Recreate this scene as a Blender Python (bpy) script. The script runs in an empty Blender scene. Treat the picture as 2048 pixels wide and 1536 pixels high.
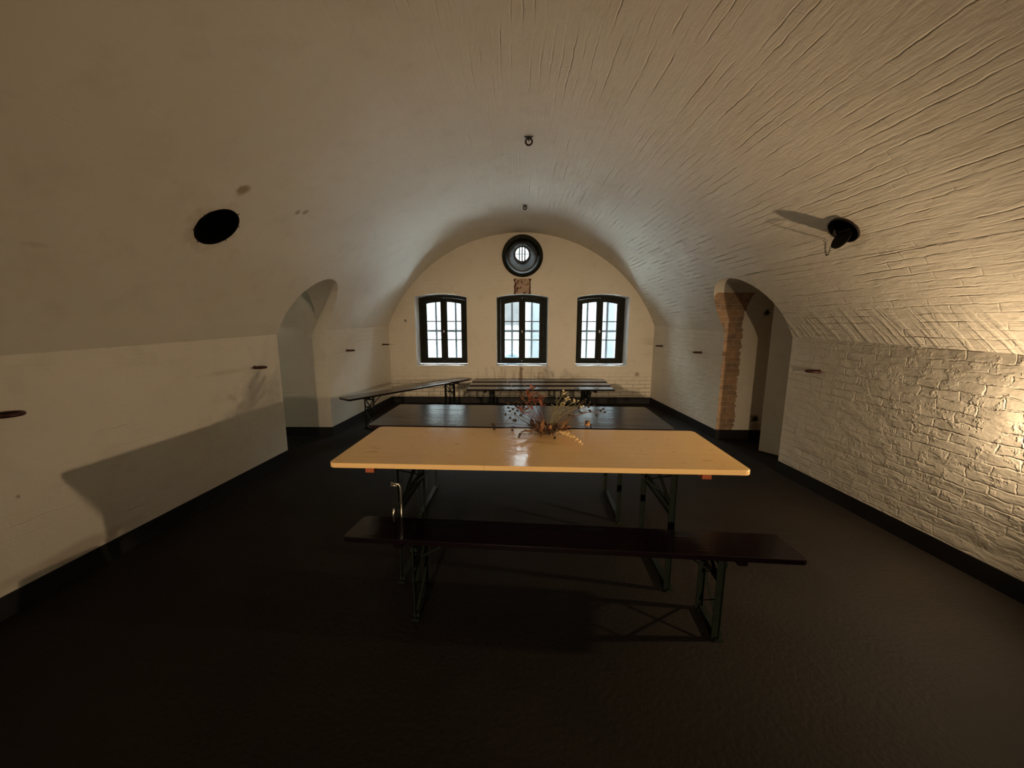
import bpy, bmesh, math, random
from mathutils import Vector, Matrix, Euler
random.seed(7)
S = bpy.context.scene
COL = S.collection
PI = math.pi

# ------------------------------------------------------------------ camera
CAM = (-0.0375, 0.0, 1.5107)
YAW, PITCH, ROLL, FPX = 0.0115, 0.161, 0.0017, 765.57
cam = bpy.data.cameras.new('camera'); camo = bpy.data.objects.new('camera', cam); COL.objects.link(camo)
cam.sensor_fit = 'HORIZONTAL'; cam.sensor_width = 36.0; cam.lens = 36.0 * FPX / 2048.0
cam.clip_start = 0.05; cam.clip_end = 200
_f = Vector((-math.sin(YAW)*math.cos(PITCH), math.cos(YAW)*math.cos(PITCH), -math.sin(PITCH)))
_r = Vector((math.cos(YAW), math.sin(YAW), 0)); _u = _r.cross(_f)
_r2 = math.cos(ROLL)*_r + math.sin(ROLL)*_u; _u2 = -math.sin(ROLL)*_r + math.cos(ROLL)*_u
m = Matrix((( _r2.x, _u2.x, -_f.x, CAM[0]), (_r2.y, _u2.y, -_f.y, CAM[1]), (_r2.z, _u2.z, -_f.z, CAM[2]), (0,0,0,1)))
camo.matrix_world = m
S.camera = camo

# ------------------------------------------------------------------ world, exposure
SKY_STRENGTH = 42.0
W = bpy.data.worlds.new('overcast'); S.world = W; W.use_nodes = True
_bg = W.node_tree.nodes['Background']; _bg.inputs[0].default_value = (0.88, 0.955, 1.0, 1); _bg.inputs[1].default_value = SKY_STRENGTH
S.view_settings.view_transform = 'Standard'; S.view_settings.look = 'None'
S.cycles.sample_clamp_indirect = 80.0
S.view_settings.gamma = 1.0; S.view_settings.exposure = 0.0; S.view_settings.use_curve_mapping = False
SCONCE_W = 38.0      # the lamp on the right wall, just out of frame
REAR_W = 1850.0        # unseen warm fill lamp added behind the camera
REAR_BEAM = 34.0
WARM = (1.0, 0.725, 0.45)

# ------------------------------------------------------------------ room shape (a casemate: tapers to the windows)
D = 7.063; BACK = -7.5; THICK = 0.65
WL = lambda y: 2.5408 - 0.0525*(y-4)
WR = lambda y: 2.6221 - 0.0507*(y-4)
HS = lambda y: 1.377 + 0.0196*(y-4)
HA = lambda y: 3.0597 + 0.0196*(y-D)
def arc_params(y):
    c = (WR(y)-WL(y))/2; w = (WR(y)+WL(y))/2; rise = HA(y)-HS(y)
    R = (w*w+rise*rise)/(2*rise); return c, w, HA(y)-R, R
def zvault(x, y):
    c, w, zc, R = arc_params(y); return zc + math.sqrt(max(R*R-(x-c)**2, 0))
def profile(y, n=96):
    c, w, zc, R = arc_params(y)
    a = math.asin(min(1, w/R)); pts = [(c-w, 0.0)]
    for i in range(n+1):
        t = -a + 2*a*i/n; pts.append((c+R*math.sin(t), zc+R*math.cos(t)))
    pts.append((c+w, 0.0)); return pts

# ------------------------------------------------------------------ mesh helpers
def link(name, me, mat=None, parent=None):
    o = bpy.data.objects.new(name, me); COL.objects.link(o)
    if mat:
        for mm in (mat if isinstance(mat, (list, tuple)) else [mat]): me.materials.append(mm)
    if parent: o.parent = parent
    return o
def build(name, bm, mat, parent=None, smooth=False, bevel=0):
    bmesh.ops.recalc_face_normals(bm, faces=bm.faces)
    me = bpy.data.meshes.new(name); bm.to_mesh(me); bm.free()
    if smooth: me.polygons.foreach_set('use_smooth', [True]*len(me.polygons))
    o = link(name, me, mat, parent)
    if bevel:
        b = o.modifiers.new('bevel', 'BEVEL'); b.width = bevel; b.segments = 2; b.limit_method = 'ANGLE'
    return o
def empty(name, loc=(0,0,0), rz=0):
    o = bpy.data.objects.new(name, None); COL.objects.link(o); o.location = loc; o.rotation_euler = (0,0,rz)
    o.empty_display_size = 0.05; return o
def tag(o, label=None, cat=None, group=None, kind=None):
    for k, v in (('label', label), ('category', cat), ('group', group), ('kind', kind)):
        if v: o[k] = v
    return o
def copy_tree(o, parent=None):
    c = o.copy(); COL.objects.link(c); c.parent = parent
    for ch in [x for x in bpy.data.objects if x.parent == o]: copy_tree(ch, c)
    return c
def box(bm, x0, x1, y0, y1, z0, z1):
    v = [bm.verts.new((x, y, z)) for z in (z0, z1) for (x, y) in ((x0,y0),(x1,y0),(x1,y1),(x0,y1))]
    for f in ((3,2,1,0),(4,5,6,7),(0,1,5,4),(1,2,6,5),(2,3,7,6),(3,0,4,7)): bm.faces.new([v[i] for i in f])
def bar(bm, a, b, w, t, up=(0,0,1)):
    """rectangular bar from a to b: w across, t along 'up'"""
    a, b = Vector(a), Vector(b); d = (b-a).normalized(); up = Vector(up)
    s = d.cross(up)
    if s.length < 1e-4: s = d.cross(Vector((1,0,0)))
    s.normalize(); n = s.cross(d).normalized()
    vs = []
    for p in (a, b):
        for (i, j) in ((-1,-1),(1,-1),(1,1),(-1,1)): vs.append(bm.verts.new(p + s*i*w/2 + n*j*t/2))
    for f in ((0,1,2,3),(7,6,5,4),(0,4,5,1),(1,5,6,2),(2,6,7,3),(3,7,4,0)): bm.faces.new([vs[i] for i in f])
def tube(bm, pts, r, n=8, cap=True):
    pts = [Vector(p) for p in pts]; rs = r if isinstance(r, (list, tuple)) else [r]*len(pts)
    rings = []; prev = None
    for i, p in enumerate(pts):
        d = (pts[min(i+1, len(pts)-1)] - pts[max(i-1, 0)]).normalized()
        if prev is None:
            s = d.cross(Vector((0,0,1)));
            if s.length < 1e-3: s = d.cross(Vector((1,0,0)))
        else:
            s = prev - d*prev.dot(d)
        s.normalize(); prev = s; t = d.cross(s)
        rings.append([bm.verts.new(p + (s*math.cos(2*PI*k/n) + t*math.sin(2*PI*k/n))*rs[i]) for k in range(n)])
    for a, b in zip(rings, rings[1:]):
        for k in range(n): bm.faces.new((a[k], a[(k+1)%n], b[(k+1)%n], b[k]))
    if cap:
        bm.faces.new(rings[0][::-1]); bm.faces.new(rings[-1])
def torus(bm, c, R, r, ax=(0,0,1), n=24, k=8, squash=1.0):
    c = Vector(c); ax = Vector(ax).normalized(); s = ax.orthogonal().normalized(); t = ax.cross(s)
    rings = []
    for i in range(n):
        a = 2*PI*i/n; d = s*math.cos(a)+t*math.sin(a)
        rings.append([bm.verts.new(c + d*(R + r*math.cos(2*PI*j/k)) + ax*r*math.sin(2*PI*j/k)*squash) for j in range(k)])
    for i in range(n):
        a, b = rings[i], rings[(i+1)%n]
        for j in range(k): bm.faces.new((a[j], b[j], b[(j+1)%k], a[(j+1)%k]))
def prism(bm, loop_a, loop_b):
    A = [bm.verts.new(p) for p in loop_a]; B = [bm.verts.new(p) for p in loop_b]; n = len(A)
    bm.faces.new(A[::-1]); bm.faces.new(B)
    for i in range(n): bm.faces.new((A[i], A[(i+1)%n], B[(i+1)%n], B[i]))
def ball(bm, c, r, seg=8, ring=6, sc=(1,1,1)):
    mm = Matrix.Translation(c) @ Matrix.Diagonal((sc[0], sc[1], sc[2], 1))
    bmesh.ops.create_uvsphere(bm, u_segments=seg, v_segments=ring, radius=r, matrix=mm)

# ------------------------------------------------------------------ materials
class NT:
    def __init__(s, name):
        s.m = bpy.data.materials.new(name); s.m.use_nodes = True; s.t = s.m.node_tree
        s.p = s.t.nodes['Principled BSDF']; s.out = s.t.nodes['Material Output']
    def n(s, typ, **kw):
        nd = s.t.nodes.new(typ)
        for k, v in kw.items(): setattr(nd, k, v)
        return nd
    def l(s, a, b): s.t.links.new(a, b)
    def set(s, inp, v):
        if hasattr(v, 'is_output'): s.l(v, inp)
        elif v is not None: inp.default_value = v
    def math(s, op, a, b=None, c=None, clamp=False):
        nd = s.n('ShaderNodeMath', operation=op, use_clamp=clamp)
        for i, v in enumerate((a, b, c)):
            if v is not None: s.set(nd.inputs[i], v)
        return nd.outputs[0]
    def noise(s, vec, scale, detail=3, rough=0.5):
        nd = s.n('ShaderNodeTexNoise'); nd.inputs['Scale'].default_value = scale
        nd.inputs['Detail'].default_value = detail; nd.inputs['Roughness'].default_value = rough
        if vec is not None: s.l(vec, nd.inputs['Vector'])
        return nd.outputs['Fac']
    def ramp(s, fac, lo, hi):
        nd = s.n('ShaderNodeMapRange'); s.set(nd.inputs[0], fac); nd.inputs[1].default_value = lo; nd.inputs[2].default_value = hi
        return nd.outputs[0]
    def mix(s, fac, a, b):
        nd = s.n('ShaderNodeMix', data_type='RGBA'); s.set(nd.inputs[0], fac)
        for i, v in ((6, a), (7, b)):
            if hasattr(v, 'is_output'): s.l(v, nd.inputs[i])
            else: nd.inputs[i].default_value = (*v, 1)
        return nd.outputs[2]
    def pos(s):
        g = s.n('ShaderNodeNewGeometry'); return g.outputs['Position']
    def xyz(s, v):
        nd = s.n('ShaderNodeSeparateXYZ'); s.l(v, nd.inputs[0]); return nd.outputs
    def comb(s, x, y, z):
        nd = s.n('ShaderNodeCombineXYZ'); 
        for i, v in enumerate((x, y, z)): s.set(nd.inputs[i], v)
        return nd.outputs[0]
    def bump(s, h, dist, strength=1.0, normal=None):
        nd = s.n('ShaderNodeBump'); nd.inputs['Distance'].default_value = dist; nd.inputs['Strength'].default_value = strength
        s.l(h, nd.inputs['Height'])
        if normal is not None: s.l(normal, nd.inputs['Normal'])
        return nd.outputs[0]
    def blob(s, p, c, r, soft=0.5, nz=12.0, amp=0.6, sc=(1,1,1)):
        """irregular spot mask round c"""
        o = s.n('ShaderNodeVectorMath', operation='SUBTRACT'); s.l(p, o.inputs[0]); o.inputs[1].default_value = c
        q = s.n('ShaderNodeVectorMath', operation='MULTIPLY'); s.l(o.outputs[0], q.inputs[0]); q.inputs[1].default_value = sc
        L = s.n('ShaderNodeVectorMath', operation='LENGTH'); s.l(q.outputs[0], L.inputs[0])
        d = s.math('ADD', L.outputs['Value'], s.math('MULTIPLY', s.math('SUBTRACT', s.noise(p, nz, 4), 0.5), r*amp*2))
        nd = s.n('ShaderNodeMapRange'); s.l(d, nd.inputs[0]); nd.inputs[1].default_value = r; nd.inputs[2].default_value = r*(1-soft)
        return nd.outputs[0]

def simple(name, col, rough=0.5, metal=0.0, nscale=None, namp=0.15, spec=0.5, bump=0.0, bscale=60, coat=0.0):
    t = NT(name); t.p.inputs['Roughness'].default_value = rough; t.p.inputs['Metallic'].default_value = metal
    t.p.inputs['Specular IOR Level'].default_value = spec
    t.p.inputs['Coat Weight'].default_value = coat
    tc = t.n('ShaderNodeTexCoord').outputs['Object']
    f = t.noise(tc, nscale or 20, 4)
    dark = tuple(c*(1-namp) for c in col); lite = tuple(min(1, c*(1+namp)) for c in col)
    t.l(t.mix(t.ramp(f, .3, .7), dark, lite), t.p.inputs['Base Color'])
    if bump: t.l(t.bump(t.noise(tc, bscale, 4), bump), t.p.inputs['Normal'])
    return t.m

ROW = {'vault': 0.057, 'side': 0.064, 'back': 0.072, 'jamb': 0.072}
LUMP = {'vault': 0.6, 'side': 1.1, 'back': 0.6, 'jamb': 0.6}
HEAD = {'vault': 0.16, 'side': 0.55, 'back': 0.4, 'jamb': 0.3}
WASH = (0.79, 0.74, 0.635)
WASH2 = (0.72, 0.67, 0.565)
def whitewash(name, mode, relief=0.006, stains=()):
    t = NT(name); p = t.pos(); x, y, z = t.xyz(p)
    # wobble so that courses are never ruler-straight
    wob = t.math('MULTIPLY', t.math('SUBTRACT', t.noise(p, 1.7, 3), 0.5), 0.035)
    wob2 = t.math('MULTIPLY', t.math('SUBTRACT', t.noise(p, 12, 3), 0.5), 0.034 if mode == 'side' else 0.020)
    if mode == 'vault':
        ang = t.math('ARCTAN2', t.math('SUBTRACT', x, 0.04), t.math('SUBTRACT', z, 0.11))
        u, v = y, t.math('MULTIPLY', ang, 2.88)
    elif mode == 'side': u, v = y, z
    else: u, v = x, z
    v = t.math('ADD', t.math('ADD', v, wob), wob2)
    u0 = u
    u = t.math('ADD', u, t.math('MULTIPLY', t.math('SUBTRACT', t.noise(t.comb(u, v, 3.3), 10, 3), 0.5), 0.07 if mode == 'side' else 0.03))
    br = t.n('ShaderNodeTexBrick'); t.l(t.comb(u, v, 0.0), br.inputs['Vector'])
    br.inputs['Scale'].default_value = 1.0; br.inputs['Mortar Size'].default_value = 0.007
    br.inputs['Mortar Smooth'].default_value = 0.75; br.inputs['Brick Width'].default_value = 0.225
    br.inputs['Row Height'].default_value = ROW[mode]; br.inputs['Bias'].default_value = 0.0
    mort = br.outputs['Fac']
    patch = t.ramp(t.noise(p, 1.3, 3), 0.38, 0.62)
    # each bed joint is filled with paint here and open there, in long streaks
    stretch = t.comb(t.math('MULTIPLY', u, 1.4), t.math('MULTIPLY', v, 1.0/ROW[mode]), 0.0)
    openj = t.ramp(t.noise(stretch, 1.0, 3), 0.48, 0.68)
    fr = t.math('FRACT', t.math('DIVIDE', v, ROW[mode]))
    bed = t.ramp(t.math('ABSOLUTE', t.math('SUBTRACT', fr, 0.5)), 0.40, 0.5)
    bed = t.math('MULTIPLY', bed, openj)
    broken = t.ramp(t.noise(p, 7.0, 3, .6), 0.42, 0.58)
    bed = t.math('MULTIPLY', bed, t.math('ADD', 0.35, t.math('MULTIPLY', broken, 0.65)))
    head = t.math('MULTIPLY', t.math('MULTIPLY', mort, broken), t.math('MULTIPLY', patch, HEAD[mode]))
    depth = t.math('MAXIMUM', bed, head)
    lump = t.noise(t.comb(t.math('MULTIPLY', u, 5.0), t.math('MULTIPLY', v, 12.0), 0.0), 1.0, 3)
    fine = t.noise(p, 55, 4, 0.6)
    brk = t.n('ShaderNodeTexBrick'); t.l(t.comb(u, v, 0.0), brk.inputs['Vector'])
    for k, val in (('Scale',1.0),('Mortar Size',0.0),('Brick Width',0.225),('Row Height',ROW[mode])): brk.inputs[k].default_value = val
    brk.inputs['Color1'].default_value = (0,0,0,1); brk.inputs['Color2'].default_value = (1,1,1,1); brk.inputs['Mortar'].default_value = (.5,.5,.5,1)
    sep = t.xyz(brk.outputs['Color'])[0]
    h = t.math('ADD', t.math('MULTIPLY', depth, -1.0), t.math('MULTIPLY', lump, LUMP[mode]))
    h = t.math('ADD', h, t.math('MULTIPLY', sep, 0.12))
    h = t.math('ADD', h, t.math('MULTIPLY', fine, 0.10))
    if mode == 'vault':      # ragged ripples of old paint, and slanting cuts in the first bricks above the springing
        rip = t.noise(t.comb(t.math('MULTIPLY', u0, 9.0), t.math('MULTIPLY', v, 48.0), 0.0), 1.0, 4, .65)
        h = t.math('ADD', h, t.math('MULTIPLY', rip, 0.45))
        cut = t.ramp(t.noise(t.comb(t.math('MULTIPLY', t.math('ADD', u0, t.math('MULTIPLY', z, -0.55)), 19.0), t.math('MULTIPLY', z, 2.2), 0.0), 1.0, 2), 0.50, 0.62)
        h = t.math('ADD', h, t.math('MULTIPLY', t.math('MULTIPLY', cut, 0.30), t.ramp(z, 1.66, 1.50)))
        h = t.math('SUBTRACT', h, t.math('MULTIPLY', bed, t.math('MULTIPLY', t.ramp(z, 1.45, 1.65), 0.5)))
    if mode == 'side':
        chip = t.ramp(t.noise(p, 13, 3, .6), 0.55, 0.62)
        h = t.math('ADD', h, t.math('MULTIPLY', chip, 0.17))
    if mode == 'vault':      # the left half is buried under thicker coats of paint
        h = t.math('MULTIPLY', h, t.math('ADD', 0.08, t.math('MULTIPLY', t.ramp(x, -1.0, 1.6), 1.12)))
    elif mode == 'side':
        h = t.math('MULTIPLY', h, t.math('ADD', 0.40, t.math('MULTIPLY', t.math('GREATER_THAN', x, 0.0), 0.9)))
    t.l(t.bump(h, relief), t.p.inputs['Normal'])
    col = t.mix(t.ramp(t.noise(p, 0.9, 4), .3, .75), WASH, WASH2)
    col = t.mix(t.math('MULTIPLY', t.ramp(t.noise(p, 4.5, 5, .65), .52, .75), 0.25), col, (0.50, 0.44, 0.34))
    col = t.mix(t.math('MULTIPLY', bed, t.math('MULTIPLY', t.ramp(x, -0.5, 1.8), 0.40) if mode == 'vault' else 0.08), col, (0.30, 0.24, 0.17))  # open bed joints coloured darker for dirt and cavity shade, more on the vault's right
    for s_ in stains:
        col = t.mix(t.math('MULTIPLY', t.blob(p, s_[0], s_[1], *s_[4:]), s_[3]), col, s_[2])
    if mode == 'back':
        # dirt in the joints low on the wall, yellow-brown runs under the middle window, bare brick patch above it
        low = t.math('MULTIPLY', t.ramp(z, 0.62, 0.30), t.ramp(mort, 0.1, 0.8))
        col = t.mix(t.math('MULTIPLY', low, 0.75), col, (0.13, 0.085, 0.05))
        runs = t.ramp(t.noise(t.comb(t.math('MULTIPLY', x, 14.0), t.math('MULTIPLY', z, 1.6), 0.0), 1.0, 3), 0.50, 0.68)
        runs = t.math('MULTIPLY', runs, t.math('MULTIPLY', t.ramp(z, 0.70, 0.66), t.ramp(t.math('ABSOLUTE', t.math('SUBTRACT', x, -0.1)), 0.75, 0.35)))
        col = t.mix(t.math('MULTIPLY', runs, 0.65), col, (0.20, 0.13, 0.06))
        drip = t.math('MULTIPLY', t.ramp(t.math('ABSOLUTE', t.math('SUBTRACT', x, t.math('ADD', 0.045, t.math('MULTIPLY', wob2, 4.0)))), 0.045, 0.015), t.ramp(z, 0.70, 0.67))
        col = t.mix(t.math('MULTIPLY', drip, 0.8), col, (0.16, 0.085, 0.05))
        px_ = t.math('ABSOLUTE', t.math('SUBTRACT', x, 0.066)); pz_ = t.math('ABSOLUTE', t.math('SUBTRACT', z, 2.13))
        pn = t.math('MULTIPLY', t.math('SUBTRACT', t.noise(p, 22, 4), .5), 0.05)
        inside = t.math('MULTIPLY', t.math('LESS_THAN', t.math('ADD', px_, pn), 0.15), t.math('LESS_THAN', pz_, 0.145))
        rim = t.math('GREATER_THAN', t.math('ADD', px_, t.math('MULTIPLY', pn, 1.5)), 0.118)
        blot = t.ramp(t.noise(p, 16, 4), 0.52, 0.60)
        pc = t.mix(t.math('MAXIMUM', rim, blot), (0.46, 0.33, 0.24), (0.085, 0.028, 0.014))
        col = t.mix(inside, col, pc)
    if mode == 'jamb':
        pn = t.math('MULTIPLY', t.math('SUBTRACT', t.noise(p, 20, 4), .5), 0.10)
        m1 = t.math('LESS_THAN', t.math('ADD', x, pn), 2.80); m2 = t.math('GREATER_THAN', y, 4.70)
        low = t.math('GREATER_THAN', t.math('ADD', x, t.math('MULTIPLY', pn, .4)), 2.35)
        msk = t.math('MULTIPLY', t.math('MULTIPLY', m1, m2), low)
        bc = t.mix(t.ramp(t.noise(p, 13, 5), .35, .65), (0.42, 0.22, 0.09), (0.17, 0.085, 0.04))
        bc = t.mix(t.math('MULTIPLY', t.ramp(mort, .1, .6), .6), bc, (0.46, 0.38, 0.27))
        col = t.mix(t.math('MULTIPLY', msk, 0.85), col, bc)
    t.l(col, t.p.inputs['Base Color']); t.p.inputs['Roughness'].default_value = 0.62
    t.p.inputs['Specular IOR Level'].default_value = 0.35
    return t.m

SOOT = (0.05, 0.035, 0.025)
M = {}
M['vault'] = whitewash('whitewashed_vault', 'vault', 0.008, stains=[
    ((-1.794, 2.605, 2.343), 0.055, (0.30, 0.21, 0.11), 0.85, 0.5, 14.0, 0.5), ((-1.77, 3.18, 2.36), 0.03, (0.34, 0.26, 0.15), 0.7),
    ((-1.745, 3.25, 2.375), 0.035, (0.34, 0.26, 0.15), 0.7), ((0.057, 3.36, 2.99), 0.05, (0.25, 0.2, 0.13), 0.5),
    ((-2.05, 2.64, 2.12), 0.21, (0.42, 0.33, 0.25), 0.45), ((2.13, 2.68, 2.11), 0.17, (0.42, 0.33, 0.22), 0.35),
    ((-2.28, 1.83, 1.86), 0.035, (0.3, 0.23, 0.15), 0.35, 0.6, 20.0, 0.8, (1, 0.35, 1.6))])
M['side'] = whitewash('whitewashed_side_wall', 'side', 0.006, stains=[((-2.64, 2.05, 0.17), 0.13, (0.34, 0.26, 0.17), 0.5, 0.7, 5.0, 0.5, (1, 0.3, 2.2)), ((-2.6, 3.3, 1.07), 0.10, (0.5, 0.42, 0.3), 0.4, 0.7, 7.0, 0.6, (1, 0.3, 3.5)),
    ((-2.648, 1.86, 0.60), 0.014, (0.2, 0.14, 0.09), 0.7, 0.6, 30.0, 0.5)])
M['back'] = whitewash('whitewashed_window_wall', 'back', 0.005, stains=[((-2.07, D, 1.53), 0.03, (0.1, 0.07, 0.05), 0.8), ((2.2, D, .55), 0.05, (0.2, 0.09, 0.05), 0.6)])
M['jamb'] = whitewash('whitewashed_passage', 'jamb', 0.005, stains=[((3.065, 4.88, 1.63), 0.055, (0.06, 0.03, 0.015), 0.95, 0.7, 25.0, 0.7),
    ((3.064, 4.88, 0.27), 0.065, (0.07, 0.03, 0.015), 0.95, 0.7, 25.0, 0.7), ((3.09, 4.88, 0.16), 0.07, (0.35, 0.17, 0.06), 0.6)])
M['reveal'] = simple('white_window_reveal', (0.80, 0.81, 0.80), 0.5, nscale=12, namp=0.05)

def floor_mat():
    t = NT('dark_floor_paint'); p = t.pos()
    col = t.mix(t.ramp(t.noise(p, 1.5, 5), .3, .7), (0.0085, 0.0068, 0.0050), (0.0150, 0.0118, 0.0085))
    col = t.mix(t.math('MULTIPLY', t.ramp(t.noise(p, 60, 3), .6, .8), .5), col, (0.026, 0.021, 0.016))
    t.l(col, t.p.inputs['Base Color']); t.p.inputs['Roughness'].default_value = 0.75
    t.p.inputs['Specular IOR Level'].default_value = 0.15
    t.l(t.bump(t.noise(p, 45, 5), 0.004), t.p.inputs['Normal']); return t.m
M['floor'] = floor_mat()
M['skirt'] = simple('black_skirting_paint', (0.011, 0.010, 0.010), 0.55, nscale=6, namp=0.3, spec=0.3)
M['green'] = simple('dark_green_window_paint', (0.010, 0.012, 0.006), 0.6, nscale=9, namp=0.5, spec=.2)
M['iron'] = simple('dark_iron', (0.022, 0.014, 0.012), 0.6, metal=0.3, nscale=30, namp=0.4)
M['rediron'] = simple('red_brown_iron', (0.05, 0.014, 0.011), 0.5, metal=0.2, nscale=30, namp=0.35)
M['greyiron'] = simple('grey_window_bar_iron', (0.09, 0.10, 0.12), 0.6, nscale=30, namp=0.2)
M['soot'] = simple('sooty_flue', (0.004, 0.004, 0.004), 0.9, spec=0.05)
M['leg'] = simple('dark_green_steel', (0.006, 0.010, 0.006), 0.5, nscale=25, namp=0.3, spec=.2)
M['zinc'] = simple('zinc_latch', (0.55, 0.53, 0.48), 0.35, metal=0.9, nscale=30, namp=0.15)
M['brass'] = simple('pale_window_handle', (0.5, 0.47, 0.42), 0.4, metal=0.4)

def wood(name, c1, c2, knots, rough, coat, axis_len=0, wave=0.0, spec=.5):
    t = NT(name); tc = t.n('ShaderNodeTexCoord').outputs['Object']; x, y, z = t.xyz(tc)
    g = t.comb(t.math('MULTIPLY', x, 1.3), t.math('MULTIPLY', y, 22.0), t.math('MULTIPLY', z, 22.0))
    gr = t.noise(g, 1.6, 5, .6)
    col = t.mix(t.ramp(gr, .3, .72), c1, c2)
    # plank joints across the depth
    k = t.noise(t.comb(t.math('MULTIPLY', x, 9.0), t.math('MULTIPLY', y, 24.0), 0.0), 1.0, 2)
    col = t.mix(t.math('MULTIPLY', t.ramp(k, .66, .74), .55), col, knots)
    t.l(col, t.p.inputs['Base Color']); t.p.inputs['Roughness'].default_value = rough
    t.p.inputs['Specular IOR Level'].default_value = spec
    t.p.inputs['Coat Weight'].default_value = coat; t.p.inputs['Coat Roughness'].default_value = rough*0.6
    n1 = t.noise(t.comb(t.math('MULTIPLY', x, 3.0), t.math('MULTIPLY', y, 40.0), 0.0), 1.0, 3)
    b = t.bump(n1, 0.0008)
    if wave:
        n2 = t.noise(t.comb(t.math('MULTIPLY', x, 1.2), t.math('MULTIPLY', y, 7.0), 0.0), 1.0, 2)
        b = t.bump(n2, wave, 1.0, b)
    t.l(b, t.p.inputs['Normal'])
    t.l(b, t.p.inputs['Coat Normal'])
    return t.m
M['orange'] = wood('orange_varnished_pine', (0.95, 0.66, 0.31), (0.90, 0.59, 0.26), (0.48, 0.23, 0.08), 0.19, 0.10, spec=.2)
M['cleat'] = wood('red_stained_batten', (0.40, 0.10, 0.035), (0.30, 0.07, 0.025), (0.2, 0.04, 0.02), 0.5, 0.1)
M['purple'] = wood('dark_brown_varnished_board', (0.017, 0.010, 0.011), (0.010, 0.006, 0.007), (0.005, 0.003, 0.003), 0.2, 0.12, wave=0.003, spec=.35)
M['bench'] = wood('dark_purple_bench_board', (0.0055, 0.0025, 0.0042), (0.004, 0.002, 0.0035), (0.003, 0.0015, 0.002), 0.16, 0.3, wave=0.0002, spec=.15)

def glass_mat():
    t = NT('window_glass'); t.t.nodes.remove(t.p)
    tr = t.n('ShaderNodeBsdfTransparent'); tr.inputs[0].default_value = (0.93, 0.97, 0.96, 1)
    gl = t.n('ShaderNodeBsdfGlossy'); gl.inputs['Roughness'].default_value = 0.03
    fr = t.n('ShaderNodeFresnel'); fr.inputs[0].default_value = 1.45
    mx = t.n('ShaderNodeMixShader'); t.l(fr.outputs[0], mx.inputs[0]); t.l(tr.outputs[0], mx.inputs[1]); t.l(gl.outputs[0], mx.inputs[2])
    t.l(mx.outputs[0], t.out.inputs[0]); return t.m
M['glass'] = glass_mat()
def emit(name, col, strength):
    t = NT(name); t.p.inputs['Base Color'].default_value = (*col, 1)
    t.p.inputs['Emission Color'].default_value = (*col, 1); t.p.inputs['Emission Strength'].default_value = strength; return t.m

# ------------------------------------------------------------------ the shell: one solid block, carved
def solid(name, fn):
    bm = bmesh.new(); fn(bm); bmesh.ops.recalc_face_normals(bm, faces=bm.faces)
    me = bpy.data.meshes.new(name); bm.to_mesh(me); bm.free(); return link(name, me)
def boolean(a, b, op='DIFFERENCE'):
    md = a.modifiers.new('b', 'BOOLEAN'); md.operation = op; md.object = b; md.solver = 'EXACT'
    dg = bpy.context.evaluated_depsgraph_get(); dg.update()
    me = bpy.data.meshes.new_from_object(a.evaluated_get(dg)); a.modifiers.clear()
    old = a.data; a.data = me; bpy.data.meshes.remove(old); bpy.data.objects.remove(b, do_unlink=True)
    return a
OUT = D + THICK
block = solid('block', lambda bm: box(bm, -8, 4.8, -8.1, OUT, -0.4, 4.4))
def void(bm):
    a = [(x, BACK, z) for x, z in profile(BACK)]; b = [(x, D, z) for x, z in profile(D)]; prism(bm, a, b)
boolean(block, solid('v', void))
# barrel-topped passage cutters, running across the room
def passage(x0, x1, y0, y1, zs, za, n=28, plan=None):
    def sec(x):
        c, h = (y0+y1)/2, (y1-y0)/2
        return [(x, y0, 0.0)] + [(x, c - h*math.cos(PI*i/n), zs + (za-zs)*math.sin(PI*i/n)) for i in range(n+1)] + [(x, y1, 0.0)]
    return solid('p', lambda bm: prism(bm, sec(x0), sec(x1)))
boolean(block, passage(-2.62, -1.9, 4.0, 4.925, 1.52, 1.985))
boolean(block, solid('c', lambda bm: box(bm, -3.9, -2.60, 3.55, 4.925, 0, 2.35)))
boolean(block, solid('c', lambda bm: box(bm, -6.8, -3.85, 1.5, D-0.001, 0, 2.6)))
boolean(block, solid('c', lambda bm: box(bm, -5.6, -4.6, D-0.2, OUT+0.2, 0.7, 2.0)))
boolean(block, solid('c', lambda bm: box(bm, -8.5, -6.7, 2.1, 2.7, 0.9, 1.6)))  # unseen chamber openings, here and above, added to daylight the left passage
# right passage: arch shape cut to a plan with a splayed white pier on its near side
pr = passage(1.9, 3.8, 3.76, 4.885, 1.50, 1.985)
def planf(bm):
    pl = [(1.5, 3.5), (3.50, 3.5), (2.856, 4.42), (3.75, 4.62), (3.75, 5.2), (1.5, 5.2)]
    prism(bm, [(x, y, -0.5) for x, y in pl], [(x, y, 3) for x, y in pl])
boolean(pr, solid('pl', planf), 'INTERSECT')
boolean(block, pr)
# windows
WINX = (-1.415, 0.067, 1.527); WH = 0.470
def win_loop(xc, y, h=WH, zb=0.69, zs=1.951, za=2.007, n=12):
    pts = [(xc-h, y, zb), (xc+h, y, zb)]
    for i in range(n+1):
        s = 1-2*i/n; pts.append((xc+h*s, y, zs+(za-zs)*(1-s*s)))
    return pts
for xc in WINX:
    boolean(block, solid('w', lambda bm: prism(bm, win_loop(xc, D-0.3), win_loop(xc, OUT+0.3))))
for xc in WINX:      # outer half of each opening splays open, its sill sloping down and out
    def splay(bm):
        ya, yb = D+0.37, OUT+0.05
        prism(bm, win_loop(xc, ya, WH), [(xc+(x-xc)*1.38, yb, z-(.40 if z < 1 else 0)) for x, _, z in win_loop(xc, yb, WH)])
    boolean(block, solid('s', splay))
OC = (0.064, 2.66)
def ring_pts(x, y, z, r, n=48): return [(x+r*math.cos(2*PI*i/n), y, z+r*math.sin(2*PI*i/n)) for i in range(n)]
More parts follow.
